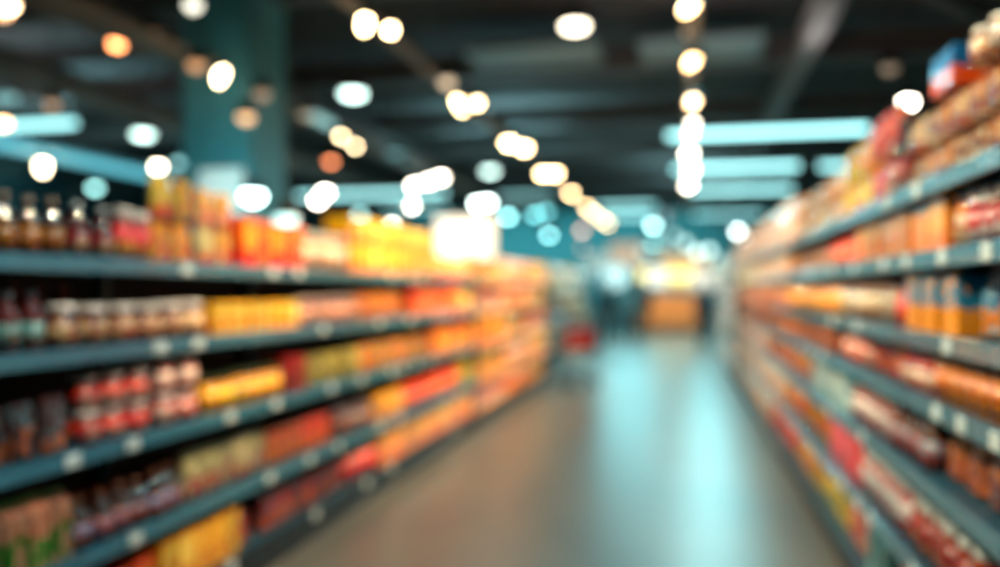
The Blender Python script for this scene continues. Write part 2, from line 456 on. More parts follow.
tube_light(598, 206, 655, 205, 'short teal tube light right of the distant spotlight run', pw=1.7, es=1.8)
tube_light(606, 216, 652, 215, 'short teal tube light below another, above the aisle end', pw=1.7, es=2.0, z=3.9)
tube_light(298, 195, 445, 192, 'long teal tube light right behind the teal column', es=2.2, wd=.16)
tube_light(385, 208, 446, 207, 'faint teal tube light under the long one, behind left rack', es=1.0, z=3.9)
tube_light(-20, 127, 74, 122, 'teal tube light near the upper picture edge at the far left', es=2.4)
tube_light(175, 163, 194, 162, 'short teal tube light touching the column edge', es=2.2)
tube_light(172, 184, 192, 184, 'short teal tube light lower down by the column edge', es=2.2, z=3.8)
tube_light(-60, 126, 160, 178, 'long blue-teal tube light running lengthwise over the left rack', es=0.95, col='#56c6dc', along=True, wd=.24)
tube_light(-10, 97, 14, 98, 'stubby dim tube light above the far left one', es=.5, z=3.85)
tube_light(300, 112, 336, 124, 'dim teal tube light beside the outer spotlight pair', es=.6, along=True, z=3.8)
tube_light(500, 195, 552, 195, 'dim teal tube light behind the round lamps', es=.7)

# ------------------------------------------------------------------ racks
steel = mat('#1f4e64', 0.4, 0.25, name='blue_grey_steel')
rail_m = mat('#387a94', 0.26, 0.2, coat=.6, name='price_rail')
base_m = mat('#0c1820', .45, name='dark_base_rail', spec=.3)
back_m = mat('#14181b', 0.8, name='dark_back')
tag_m = mat('#c9dce0', 0.4, name='price_tag')
gold = mat('#c98a3a', 0.5, name='honey_wood')
def rack(side, X, y0, y1, shelves, label, depth=0.48, frame=steel, top=None, step=1.3, tags=True, railm=rail_m, tagp=.42, name='shelving_rack'):
    """X = front plane; side = +1 faces +X (left of the aisle), -1 faces -X"""
    o = empty(name, (X, y0, 0))
    L_ = y1 - y0; s = -side
    def X_(a, b): return (min(a * s, b * s), max(a * s, b * s))
    for z in shelves:
        a, b = X_(0.012, depth)
        sh = new_obj('shelf', bx(a, b, .02, L_ - .02, z - .032, z), frame, o)
        a, b = X_(0.0, 0.012)
        r_ = new_obj('price_rail', bx(a, b, .02, L_ - .02, z - .05, z + .008), railm if z != shelves[-1] or not tags else base_m, sh, bevel=.003)
        if tags:
            y = .15
            while y < L_ - .2:
                if random.random() < tagp:
                    a, b = X_(-0.004, 0.0)
                    new_obj('price_tag', bx(a, b, y, y + .075, z - .044, z + .003), tag_m, sh)
                y += random.uniform(.22, .5)
    a, b = X_(depth, depth + .03)
    new_obj('back_panel', bx(a, b, 0, L_, 0.0, (top or shelves[0] + .02)), back_m, o)
    a, b = X_(0.05, depth)
    new_obj('kick_plate', bx(a, b, .01, L_ - .01, 0, shelves[-1] - .034), mat('#0e1519', .5), o)
    n = max(1, round(L_ / step))
    for k in range(n + 1):
        yy = L_ * k / n
        a, b = X_(depth - .06, depth - .0)
        if k in (0, n):
            a, b = X_(0.02, depth)
        new_obj('upright' if k not in (0, n) else 'end_panel', bx(a, b, max(0, yy - .018), min(L_, yy + .018), 0, shelves[0] - .001), frame if k not in (0, n) else mat('#20303a', .5), o)
    tag(o, label, 'shelving rack')
    return o
XL, XR = -2.13, 0.78
LS = [1.61, 1.28, .91, .53, .19]
RS = [1.86, 1.62, 1.35, 1.13, .86, .54, .18]
yl0, yl1, yl2 = on_x(-70, XL), on_x(477, XL), on_x(551, XL)
rack(1, XL, yl0, yl1, LS, 'long blue-grey steel shelving rack of five shelves left of the aisle')
rack(1, XL, yl1 + .03, yl2, LS, 'honey-framed shelving section at the far end of the left rack', frame=gold, railm=mat('#d9b489', .4), tagp=.25)
yr0, yr1, yr2 = 1.45, on_x(735, XR), 21.5
rack(-1, XR, yr0, yr1, RS, 'tall blue-grey steel shelving rack of seven shelves right of the aisle')
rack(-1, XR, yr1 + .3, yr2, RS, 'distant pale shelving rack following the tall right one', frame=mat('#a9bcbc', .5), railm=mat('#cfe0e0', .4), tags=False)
RK2 = [1.75, 1.4, 1.05, .7, .35]
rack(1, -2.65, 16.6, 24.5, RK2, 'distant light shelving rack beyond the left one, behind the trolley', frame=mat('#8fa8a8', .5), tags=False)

# ------------------------------------------------------------------ products
def label_band(r, z0, z1, n=20):
    bm = bmesh.new(); lathe(bm, [(r - .004, z0), (r + .0018, z0), (r + .0018, z1), (r - .004, z1)], n); return bm
def pillow(bm, wd, ht, dp, crimp=True):
    nx, nz = 8, 10
    front, backv = [], []
    for j in range(nz + 1):
        v = j / nz
        rf, rb = [], []
        for i in range(nx + 1):
            u = i / nx
            prof = (math.sin(PI * u) ** .45) * (min(1, (v * 7 + .35)) if v < .1 else (1 if v < .55 else max(0.0, math.cos((v - .55) / .45 * PI / 2)) ** .7))
            if crimp and v > .92: prof = 0.02
            wx = (u - .5) * wd * (1 - .08 * math.sin(PI * v))
            t = dp / 2 * prof + .0015
            rf.append(bm.verts.new((t, wx, v * ht))); rb.append(bm.verts.new((-t, wx, v * ht)))
        front.append(rf); backv.append(rb)
    for j in range(nz):
        for i in range(nx):
            bm.faces.new((front[j][i], front[j][i + 1], front[j + 1][i + 1], front[j + 1][i]))
            bm.faces.new((backv[j][i + 1], backv[j][i], backv[j + 1][i], backv[j + 1][i + 1]))
    for j in range(nz):
        bm.faces.new((front[j][0], front[j + 1][0], backv[j + 1][0], backv[j][0]))
        bm.faces.new((front[j][nx], backv[j][nx], backv[j + 1][nx], front[j + 1][nx]))
    for i in range(nx):
        bm.faces.new((front[0][i], backv[0][i], backv[0][i + 1], front[0][i + 1]))
        bm.faces.new((front[nz][i], front[nz][i + 1], backv[nz][i + 1], backv[nz][i]))

def parts_of(kind, wd, ht, c):
    """[(part name, bmesh, material, smooth)] - the first is the thing's own body; front faces +X"""
    r = wd / 2 * .94
    body, acc, lab = c['body'], c.get('cap', '#e8e2d6'), (*c['lab'], c.get('var', 0))
    if kind == 'glass_jar':
        b = bmesh.new(); lathe(b, [(r * .9, 0), (r, .006), (r, ht * .7), (r * .93, ht * .78), (r * .78, ht * .83), (r * .78, ht * .86)], 20)
        l = bmesh.new(); lathe(l, [(r * .88, ht * .85), (r * .9, ht * .855), (r * .9, ht * .985), (r * .86, ht)], 20)
        return [('glass_jar', b, mat(body, .12, coat=.8, name='filled_glass'), 1), ('lid', l, mat(acc, .3, coat=.3), 1),
                ('label', label_band(r, ht * .12, ht * .66), printed(*lab), 1)]
    if kind == 'bottle':
        b = bmesh.new(); lathe(b, [(r * .9, 0), (r, .006), (r, ht * .56), (r * .85, ht * .66), (r * .42, ht * .78), (r * .36, ht * .9)], 20)
        l = bmesh.new(); lathe(l, [(r * .44, ht * .88), (r * .45, ht * .99), (r * .4, ht)], 16)
        return [('bottle', b, mat(body, .1, coat=.9, name='bottle_glass'), 1), ('cap', l, mat(acc, .3, coat=.3), 1),
                ('label', label_band(r, ht * .1, ht * .5), printed(*lab), 1)]
    if kind == 'tin_can':
        b = bmesh.new(); lathe(b, [(r * .96, 0), (r, .004), (r * .97, .01), (r * .97, ht - .01), (r, ht - .004), (r * .95, ht), (r * .93, ht - .004)], 22)
        return [('tin_can', b, mat('#b9bcbc', .25, .8, name='tin'), 1), ('label', label_band(r * .975, .012, ht - .012, 22), printed(*lab), 1)]
    if kind == 'carton':
        b = bmesh.new(); h = wd / 2 * .92; t = ht * .78
        v = [b.verts.new((x * h, y * h, z)) for z in (0, t) for x, y in ((1, -1), (1, 1), (-1, 1), (-1, -1))]
        rd = [b.verts.new((0, -h, ht * .95)), b.verts.new((0, h, ht * .95))]
        for f in ((3, 2, 1, 0), (0, 1, 5, 4), (1, 2, 6, 5), (2, 3, 7, 6), (3, 0, 4, 7)): b.faces.new([v[i] for i in f])
        b.faces.new((v[4], v[5], rd[1], rd[0])); b.faces.new((v[6], v[7], rd[0], rd[1])); b.faces.new((v[5], v[6], rd[1])); b.faces.new((v[7], v[4], rd[0]))
        f_ = bmesh.new(); box(f_, -.003, .003, -h, h, ht * .94, ht)
        return [('carton', b, printed(*lab), 0), ('gable_seal', f_, mat(acc, .4), 0)]
    if kind in ('box', 'packet'):
        d = c.get('deep', wd * .55)
        b = bmesh.new(); box(b, -d, d, -wd * .48, wd * .48, 0, ht); bmesh.ops.bevel(b, geom=b.edges[:], offset=.003, segments=1, affect='EDGES')
        f_ = bmesh.new(); box(f_, d - .001, d + .0015, -wd * .44, wd * .44, ht * .06, ht * .94)
        return [(kind, b, printed(*lab[:3], 0, bl=.26), 0), ('printed_front', f_, printed(*lab), 0)]
    if kind == 'snack_bag':
        b = bmesh.new(); pillow(b, wd * .98, ht, wd * .62)
        s_ = bmesh.new(); box(s_, -.004, .004, -wd * .44, wd * .44, ht * .955, ht * 1.0)
        return [('snack_bag', b, printed(*lab, rough=.25, coat=.8), 1), ('top_seal', s_, mat(acc, .25, .3), 0)]
    if kind == 'pouch':
        b = bmesh.new(); pillow(b, wd * .94, ht, wd * .5, crimp=False)
        s_ = bmesh.new(); lathe(s_, [(.012, ht * .98), (.012, ht * 1.05), (.009, ht * 1.07)], 12)
        return [('pouch', b, printed(*lab, rough=.3, coat=.6), 1), ('spout', s_, mat(acc, .3), 1)]
MC = {}
def meshes(kind, wd, ht, c, split):
    key = (kind, wd, ht, repr(sorted(c.items(), key=str)), split)
    if key in MC: return MC[key]
    ps = parts_of(kind, wd, ht, c); out = []
    if split:
        for nme, b, m, sm in ps:
            b.normal_update(); me = bpy.data.meshes.new(nme); b.to_mesh(me); b.free(); me.materials.append(m)
            for p in me.polygons: p.use_smooth = bool(sm)
            out.append((nme, me))
    else:
        me = bpy.data.meshes.new(ps[0][0]); V, Fc, mi, sms = [], [], [], []
        for k, (nme, b, m, sm) in enumerate(ps):
            b.normal_update(); b.verts.index_update(); o_ = len(V)
            V += [v.co.copy() for v in b.verts]
            for f in b.faces: Fc.append([v.index + o_ for v in f.verts]); mi.append(k); sms.append(bool(sm))
            b.free(); me.materials.append(m)
        me.from_pydata(V, [], Fc)
        for p, i, s_ in zip(me.polygons, mi, sms): p.material_index = i; p.use_smooth = s_
        out.append((ps[0][0], me))
    MC[key] = out
    return out
CATS = {'packet': 'packet', 'glass_jar': 'jar', 'bottle': 'bottle', 'tin_can': 'can', 'carton': 'carton', 'box': 'box', 'snack_bag': 'bag', 'pouch': 'pouch'}
SEEN_RUN = set()
def place(kind, wd, ht, c, loc, rz, label, group, split, vary=True):
    ms = meshes(kind, wd, ht, c, split)
    root = bpy.data.objects.new(ms[0][0], ms[0][1]); COL.objects.link(root)
    root.scale = (1, 1, random.uniform(.93, 1.0) if vary else 1); root.location = loc; root.rotation_euler = (0, 0, rz)
    tag(root, label, CATS[kind], group)
    for nme, me in ms[1:]:
        q = bpy.data.objects.new(nme, me); COL.objects.link(q); q.parent = root
    return root
def run(side, X, zs, where, ya, yb, kind, wd, ht, c, desc, tiers=1, back=0.0, gapf=1.04, near=6.8, z0=0.0, ragged=0.0):
    """a row of equal products standing side by side on one shelf between ya and yb"""
    key = (desc, where)
    assert key not in SEEN_RUN, key
    SEEN_RUN.add(key)
    if kind == 'box' and wd < .16: kind = 'packet'; desc = desc.replace(' box', ' packet').replace('box with', 'packet with')
    a, b = min(ya, yb) + .006, max(ya, yb) - .006
    lim = yr1 if side < 0 and X == XR and b < yr1 + .9 and a < yr1 else (yl1 if side > 0 and X == XL and a < yl1 - .1 else 1e9)
    b = min(b, lim - .05)
    n = max(1, int((b - a + .01) / (wd * gapf)))
    pitch = (b - a) / n
    d = wd * .62 if kind in ('box', 'packet') else wd * .52
    if 'deep' in c: d = c['deep'] + .01
    g = f'{desc} row on the {where}'; gaps = set()
    for t in range(tiers):
        for k in range(n):
            if t and k in gaps: continue
            if t and ragged and random.random() < ragged: continue
            y = a + (k + .5) * pitch
            x = X - side * (d + .03 + back + random.uniform(0, .012))
            tl = '' if tiers == 1 else ('lower ' if t == 0 else ('upper ' if t == tiers - 1 else 'middle '))
            rz = (0 if side > 0 else PI) + (random.uniform(-.06, .06) if kind in ('snack_bag', 'pouch') else random.uniform(-.02, .02) if pitch < wd * 1.1 and kind in ('box', 'packet', 'carton') else random.uniform(-.5, .5) if kind in ('glass_jar', 'bottle', 'tin_can') else 0)
            c = dict(c, var=random.choice((0, 0, 1, 1, 2)))
            if n > 5 and tiers == 1 and random.random() < .05: gaps.add(k); continue
            place(kind, wd, ht, c, (x, y, zs + z0 + t * (ht + .001)), rz, f'{tl}{desc}, {nth(k)} from near end, {where}', g, y < near, tiers == 1)
def P(top, bottom, blob): return (top, bottom, blob)
SH = ['top', 'second', 'third', 'fourth', 'bottom']
SHR = ['top', 'second', 'third', 'fourth', 'fifth', 'sixth', 'bottom']
def LR(i, p0, p1, kind, wd, ht, body, lab, cap, desc, **k):
    run(1, XL, LS[i], f'{SH[i]} shelf, left rack', on_x(p0, XL - .08), on_x(p1, XL - .08), kind, wd, ht, {'body': body, 'lab': lab, 'cap': cap}, desc, **k)
def RR(i, p0, p1, kind, wd, ht, body, lab, cap, desc, **k):
    run(-1, XR, RS[i], f'{SHR[i]} shelf, right rack', on_x(p0, XR + .1) if p0 < 1100 else yr0 + .05, on_x(p1, XR + .1), kind, wd, ht, {'body': body, 'lab': lab, 'cap': cap}, desc, **k)
# left rack, top shelf
LR(0, -66, 62, 'bottle', .088, .215, '#3a1a0c', P('#6c4420', '#94500e', '#a88048'), '#8c7c6c', 'dark bottle with ochre label')
LR(0, 62, 114, 'bottle', .092, .22, '#4a120a', P('#6a1a0e', '#cfc0a4', '#8c2410'), '#a8b4b8', 'maroon bottle with cream label')
LR(0, 114, 150, 'glass_jar', .1, .22, '#8a2010', P('#c23a14', '#e8c890', '#b02a10'), '#d8d4cc', 'red jar with pale lid')
LR(0, 150, 196, 'snack_bag', .13, .19, '#f08010', P('#fa9a20', '#f5781a', '#ffdc90'), '#ffd27a', 'orange and yellow snack bag', tiers=2)
LR(0, 196, 236, 'snack_bag', .13, .18, '#f08010', P('#fda828', '#f06a1a', '#fff0c4'), '#ffe0a0', 'golden snack bag', tiers=2)
LR(0, 236, 300, 'box', .13, .26, '#d84814', P('#f07a1c', '#c8300e', '#ffb860'), '#fff', 'tall orange-red box')
LR(0, 300, 346, 'glass_jar', .12, .24, '#c89060', P('#e8d8c0', '#d08040', '#f4ece0'), '#c8dcdc', 'beige jar with pale lid')
LR(0, 346, 432, 'box', .17, .19, '#f0a020', P('#ffc030', '#f09018', '#fff0a0'), '#fff', 'yellow box', tiers=2)
LR(0, 432, 476, 'box', .2, .2, '#f09a20', P('#f8b040', '#e87818', '#ffe8b0'), '#fff', 'amber box')
# second
LR(1, -66, 46, 'bottle', .09, .225, '#5a120c', P('#688c8c', '#7a4a20', '#88a09c'), '#7c8c98', 'dark red bottle with pale label')
LR(1, 48, 204, 'glass_jar', .142, .168, '#4e0f0a', P('#6c150c', '#a8502a', '#e0c8a8'), '#f6f2ec', 'white-lidded dark red jar')
LR(1, 30, 122, 'bottle', .1, .24, '#70280f', P('#8a3814', '#5c1e0c', '#b05020'), '#7c3010', 'brown bottle of the back row', back=.22)
LR(1, 207, 293, 'box', .1, .155, '#f0a818', P('#f7b722', '#f0a010', '#fff0b0'), '#fff', 'small yellow box')
LR(1, 294, 353, 'glass_jar', .1, .175, '#8a4a38', P('#c89888', '#904838', '#e0c0b0'), '#a89c9c', 'pinkish brown jar')
LR(1, 354, 402, 'pouch', .12, .2, '#e07020', P('#f0882c', '#a83c18', '#f8c070'), '#503030', 'orange stand-up pouch')
LR(1, 403, 456, 'box', .14, .22, '#e03a10', P('#e83c12', '#f08820', '#f8b040'), '#fff', 'red and orange box')
LR(1, 457, 476, 'box', .18, .2, '#f0a020', P('#f8c060', '#f09020', '#fff0c0'), '#fff', 'yellow-orange box')
# third
LR(2, -66, 71, 'snack_bag', .12, .21, '#d8801c', P('#7c97a0', '#d8831a', '#5a1c10'), '#5c1410', 'orange bag with pale blue band')
LR(2, 73, 148, 'glass_jar', .13, .13, '#7c1a0c', P('#d86c1c', '#d8d0c4', '#b8260e'), '#dcd6cc', 'small red and white jar', tiers=2)
LR(2, 151, 198, 'glass_jar', .125, .14, '#8c1c0c', P('#c83c14', '#d86a24', '#ece4d8'), '#e4e0d8', 'small orange-red jar', tiers=2)
LR(2, 202, 279, 'glass_jar', .12, .18, '#e09a18', P('#e8a81c', '#c87812', '#f4d070'), '#22301c', 'yellow jar with dark green lid')
LR(2, 280, 303, 'box', .14, .21, '#6c1812', P('#8c1e16', '#5c1410', '#a84030'), '#fff', 'maroon box')
LR(2, 304, 362, 'pouch', .13, .19, '#a8a060', P('#b8b070', '#8c8030', '#e8e0a0'), '#708040', 'beige-green stand-up pouch')
LR(2, 363, 430, 'snack_bag', .14, .2, '#f08c1c', P('#f0942a', '#e86c18', '#ffd070'), '#f8b040', 'orange snack bag')
LR(2, 431, 476, 'box', .18, .22, '#e84814', P('#f06a18', '#f8a030', '#f8c850'), '#fff', 'orange box')
# fourth
LR(3, -66, 67, 'carton', .105, .26, '#2c8a3c', P('#a87868', '#14702c', '#c0a090'), '#2c9a44', 'green and pink carton')
LR(3, 69, 178, 'bottle', .1, .2, '#3c1a0a', P('#6c88a8', '#b06414', '#8c4a12'), '#6c4028', 'amber bottle with blue-grey label')
LR(3, 130, 176, 'box', .12, .13, '#8c4a24', P('#a85a2c', '#7c8c98', '#c87838'), '#fff', 'brown box of the back row', back=.2, z0=.0)
LR(3, 186, 269, 'snack_bag', .15, .22, '#b0a880', P('#b4b48c', '#a8241a', '#d8d0b0'), '#98a070', 'beige bag with red foot')
LR(3, 270, 332, 'snack_bag', .13, .2, '#c83018', P('#d0382c', '#e07a24', '#f0a040'), '#a82018', 'red and orange bag')
LR(3, 333, 371, 'glass_jar', .11, .19, '#5c2c28', P('#7c5048', '#a86838', '#40363c'), '#50505c', 'brown jar with grey lid')
LR(3, 372, 400, 'box', .14, .19, '#d89820', P('#d8a83c', '#b87818', '#f0d080'), '#fff', 'ochre box')
LR(3, 401, 458, 'glass_jar', .14, .2, '#d83818', P('#e03c1c', '#f07a24', '#f8a038'), '#e8501c', 'red-orange jar')
LR(3, 459, 476, 'carton', .16, .24, '#b8b030', P('#c8b83c', '#708830', '#e8e080'), '#a0a838', 'olive carton')
# bottom
LR(4, 60, 151, 'box', .14, .2, '#c86018', P('#c8641c', '#8c3c10', '#e09040'), '#fff', 'dark orange box')
LR(4, 153, 233, 'box', .125, .24, '#d8a020', P('#dca428', '#c88c18', '#f0dc98'), '#fff', 'mustard box')
LR(4, 234, 342, 'snack_bag', .13, .2, '#a04418', P('#a84a20', '#c8742c', '#6c2414'), '#803018', 'brown-orange bag')
LR(4, 343, 376, 'tin_can', .13, .19, '#fff', P('#b03830', '#5c3c58', '#d86848'), '#fff', 'red and purple can')
LR(4, 377, 474, 'box', .15, .23, '#e8981c', P('#eca02a', '#e0841c', '#ffd470'), '#fff', 'golden box')
# the far section
farc = [('pouch', P('#e8a858', '#c88030', '#f8e0a0'), 'tan pouch'), ('glass_jar', P('#d89878', '#a85838', '#f0d8b8'), 'dusky jar'), ('box', P('#f0a038', '#e07c20', '#ffe0a0'), 'honey box'),
        ('snack_bag', P('#e8c890', '#c88040', '#f8e8c8'), 'pale bag'), ('carton', P('#c86050', '#e8d8c8', '#a03c30'), 'rose carton'), ('glass_jar', P('#e88c30', '#f0b850', '#c86820'), 'caramel jar')]
def far_rows(side, X, zs, names, ya, yb, rackname, cols, wd=.2, hh=.25, seg=3):
    for i, z in enumerate(zs):
        L_ = (yb - ya) / seg
        for s_ in range(seg):
            kd, lb, ds = cols[(i * seg + s_ + i) % len(cols)]
            if (ds, f'{names[i]} shelf, {rackname}') in SEEN_RUN: continue
            hgt = min(hh, (zs[i - 1] - z - .06) if i else .33)
            run(side, X, z, f'{names[i]} shelf, {rackname}', ya + s_ * L_ + .04, ya + (s_ + 1) * L_ - .03, kd, wd, hgt, {'body': lb[0], 'lab': lb, 'cap': '#f0e8e0', 'deep': .1}, ds, near=0)
far_rows(1, XL, LS, SH, yl1 + .06, yl2 - .02, 'honey section', farc, wd=.19, hh=.27)
# ------- right rack
RR(0, 1101, 914, 'snack_bag', .17, .145, '#a86828', P('#c0803c', '#8c4a18', '#e8d0b0'), '#c8b8a0', 'amber bag with pale spots', tiers=2, gapf=.98)
RR(0, 984, 936, 'box', .24, .13, '#c86418', P('#1c6c98', '#d8721c', '#2c88b8'), '#fff', 'blue and orange box', z0=.293)
RR(0, 1101, 986, 'glass_jar', .12, .11, '#8c5020', P('#b89870', '#a05c20', '#e8e4dc'), '#d8d8d0', 'amber jar set on the bags', z0=.293)
RR(0, 912, 898, 'bottle', .12, .34, '#3c1c14', P('#503028', '#c8c0c0', '#803c20'), '#404850', 'tall dark bottle')
RR(0, 897, 872, 'snack_bag', .2, .22, '#d83014', P('#e0401c', '#b83418', '#e8b8a0'), '#e86040', 'crimson bag', tiers=2)
RR(0, 871, 846, 'snack_bag', .2, .2, '#f09c18', P('#f8ac20', '#e88c18', '#ffe070'), '#f8c040', 'yellow bag', tiers=2)
RR(0, 845, 802, 'snack_bag', .2, .16, '#d8a868', P('#dca870', '#c88c50', '#f4e0c0'), '#e8c8a0', 'beige bag', tiers=2)
RR(0, 801, 737, 'box', .24, .17, '#f0c0a0', P('#f4ccb4', '#e8a888', '#fff0e8'), '#fff', 'peach box', tiers=2, ragged=.3)
RR(1, 1101, 985, 'glass_jar', .1, .18, '#5c1414', P('#781a1c', '#c8c4c4', '#a83020'), '#b8bcc4', 'dark red jar with grey lid')
RR(1, 984, 967, 'glass_jar', .12, .18, '#c8741c', P('#d0842c', '#a85814', '#e8d8c0'), '#98a8b0', 'amber jar with grey lid')
RR(1, 966, 894, 'box', .2, .19, '#f0981c', P('#f4a020', '#f09418', '#f8b848'), '#fff', 'plain orange-yellow box')
RR(1, 893, 868, 'box', .17, .18, '#d89858', P('#d89c60', '#e08c30', '#f0d8b0'), '#fff', 'sand box')
RR(1, 867, 838, 'bottle', .13, .19, '#e04c18', P('#e85820', '#d83c14', '#f8a050'), '#d84820', 'scarlet bottle')
RR(1, 837, 796, 'pouch', .17, .17, '#dca070', P('#e0a880', '#c87c40', '#f4e0d0'), '#d89c70', 'peach pouch')
RR(1, 795, 737, 'box', .24, .18, '#e8b088', P('#f0b890', '#d89060', '#fff0e0'), '#fff', 'salmon box')
RR(2, 1101, 981, 'snack_bag', .17, .22, '#e09c20', P('#2c84b0', '#e0981c', '#a8d0dc'), '#3c8cb8', 'blue-topped yellow bag')
RR(2, 980, 919, 'box', .17, .21, '#e89c1c', P('#3c8cac', '#f0a41c', '#f4ac28'), '#fff', 'yellow box with blue top', )
RR(2, 918, 906, 'bottle', .12, .21, '#b82c14', P('#c83c1c', '#a02410', '#e07040'), '#782018', 'narrow red bottle')
RR(2, 905, 851, 'glass_jar', .12, .2, '#6c4830', P('#b8a890', '#805438', '#d8d0c0'), '#504c50', 'beige-labelled brown jar')
RR(2, 850, 796, 'glass_jar', .15, .19, '#d88c20', P('#e09c2c', '#c87018', '#f0cc80'), '#5c5040', 'amber jar with dark lid')
RR(2, 795, 737, 'box', .22, .2, '#e08848', P('#e89458', '#d87430', '#f4d0b0'), '#fff', 'terracotta box')
RR(3, 1101, 949, 'glass_jar', .1, .165, '#b06818', P('#c87c1c', '#7c3c10', '#e0a040'), '#40302c', 'nut jar with dark lid')
RR(3, 948, 913, 'bottle', .1, .17, '#a82018', P('#d8ccc0', '#c02c20', '#e8d8c8'), '#b8b0a8', 'red and white bottle')
RR(3, 912, 881, 'snack_bag', .14, .17, '#b0240f', P('#a01c10', '#d8401a', '#f88c30'), '#701410', 'deep red bag')
RR(3, 880, 851, 'glass_jar', .13, .16, '#982018', P('#b02c20', '#c86050', '#e0c8b8'), '#b89888', 'brick red jar')
RR(3, 850, 737, 'box', .2, .15, '#a8602c', P('#b06830', '#804020', '#d89858'), '#fff', 'brown-orange box')
RR(4, 1101, 946, 'snack_bag', .2, .2, '#c88018', P('#d08c1c', '#b06c14', '#7c4810'), '#d8a038', 'golden nut bag')
RR(4, 945, 906, 'bottle', .1, .22, '#502818', P('#7c8c98', '#803c1c', '#a85828'), '#405058', 'brown bottle with grey label')
RR(4, 905, 861, 'glass_jar', .12, .18, '#882018', P('#c0b8b4', '#a02c20', '#d8d8d8'), '#c8d0d0', 'red jar with white lid')
RR(4, 860, 821, 'carton', .16, .22, '#2c7c8c', P('#3c8c9c', '#b8d0d0', '#e0ece8'), '#4898a0', 'teal carton')
RR(4, 820, 771, 'snack_bag', .18, .2, '#e07c28', P('#e88430', '#d06020', '#f4b870'), '#e89850', 'tangerine bag')
RR(4, 770, 737, 'box', .26, .2, '#e8c8b8', P('#ecd0c0', '#e0a890', '#f8f0ec'), '#fff', 'pale pink box')
RR(5, 1101, 1001, 'snack_bag', .18, .24, '#b87018', P('#c07c20', '#985410', '#e0a850'), '#c89040', 'toffee bag')
RR(5, 1000, 921, 'glass_jar', .13, .2, '#782818', P('#a03c24', '#c89478', '#5c1c14'), '#b8ccd0', 'russet jar with white lid')
RR(5, 920, 871, 'glass_jar', .13, .21, '#90201c', P('#b0a8a8', '#98201c', '#d0dce0'), '#c4d4dc', 'ruby jar with white lid')
RR(5, 870, 839, 'box', .16, .24, '#c01814', P('#c81c18', '#a81410', '#d84038'), '#fff', 'bright red box')
RR(5, 838, 791, 'snack_bag', .18, .23, '#e88020', P('#f08c2c', '#e0641c', '#f8c070'), '#f0a040', 'orange bag')
RR(5, 790, 737, 'box', .25, .24, '#e0b890', P('#e8c8a4', '#d89c70', '#f8ece0'), '#fff', 'cream box')
RR(6, 1101, 901, 'snack_bag', .17, .27, '#a82c1c', P('#b43828', '#8c2018', '#d89888'), '#c06050', 'brick red bag')
RR(6, 900, 876, 'carton', .15, .28, '#507c80', P('#5c888c', '#8cb0b0', '#3c6064'), '#78a0a0', 'grey-teal carton')
RR(6, 875, 853, 'snack_bag', .15, .26, '#c85848', P('#d07060', '#b03c30', '#e8b0a0'), '#d88878', 'pink-red bag')
RR(6, 852, 829, 'snack_bag', .17, .27, '#a8a028', P('#c8b030', '#788420', '#e0cc60'), '#b8b040', 'olive green bag')
RR(6, 828, 801, 'snack_bag', .18, .27, '#f09c18', P('#f8a420', '#f08418', '#ffd470'), '#f8b840', 'yellow-orange bag')
RR(6, 800, 775, 'snack_bag', .18, .27, '#f0501c', P('#f4582a', '#e84018', '#f89858'), '#f07848', 'vermilion bag')
RR(6, 774, 737, 'box', .26, .27, '#e8c090', P('#ecc898', '#e0a060', '#f8ecd8'), '#fff', 'cream and orange box')
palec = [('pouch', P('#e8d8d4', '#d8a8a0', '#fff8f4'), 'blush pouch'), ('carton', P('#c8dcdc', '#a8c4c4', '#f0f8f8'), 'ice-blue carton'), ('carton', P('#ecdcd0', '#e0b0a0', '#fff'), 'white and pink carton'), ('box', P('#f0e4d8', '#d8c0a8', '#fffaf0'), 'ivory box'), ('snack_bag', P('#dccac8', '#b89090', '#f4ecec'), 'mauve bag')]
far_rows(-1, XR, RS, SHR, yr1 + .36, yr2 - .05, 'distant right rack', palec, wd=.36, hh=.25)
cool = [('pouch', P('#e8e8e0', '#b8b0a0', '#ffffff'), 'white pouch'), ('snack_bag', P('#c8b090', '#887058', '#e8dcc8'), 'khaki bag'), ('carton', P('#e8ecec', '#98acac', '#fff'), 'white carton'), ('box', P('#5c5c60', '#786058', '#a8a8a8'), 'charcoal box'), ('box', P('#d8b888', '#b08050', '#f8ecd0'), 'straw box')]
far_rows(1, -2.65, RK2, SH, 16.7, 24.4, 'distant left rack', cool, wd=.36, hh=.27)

# light box sign standing across the left rack top
o = empty('light_box_sign', (-2.42, 9.25, 1.81 + .012))
new_obj('case', bx(-.34, .34, 0, .12, 0, .50), mat('#d8d8d4', .4), o, bevel=.01)
new_obj('lit_face', bx(-.32, .32, -.012, 0, .02, .48), mat('#8c8c8c', .4, emit='#fff6e0', es=1.9, wear=0), o)
tag(o, 'glowing blank white sign standing up on amber boxes of the left rack', 'sign')

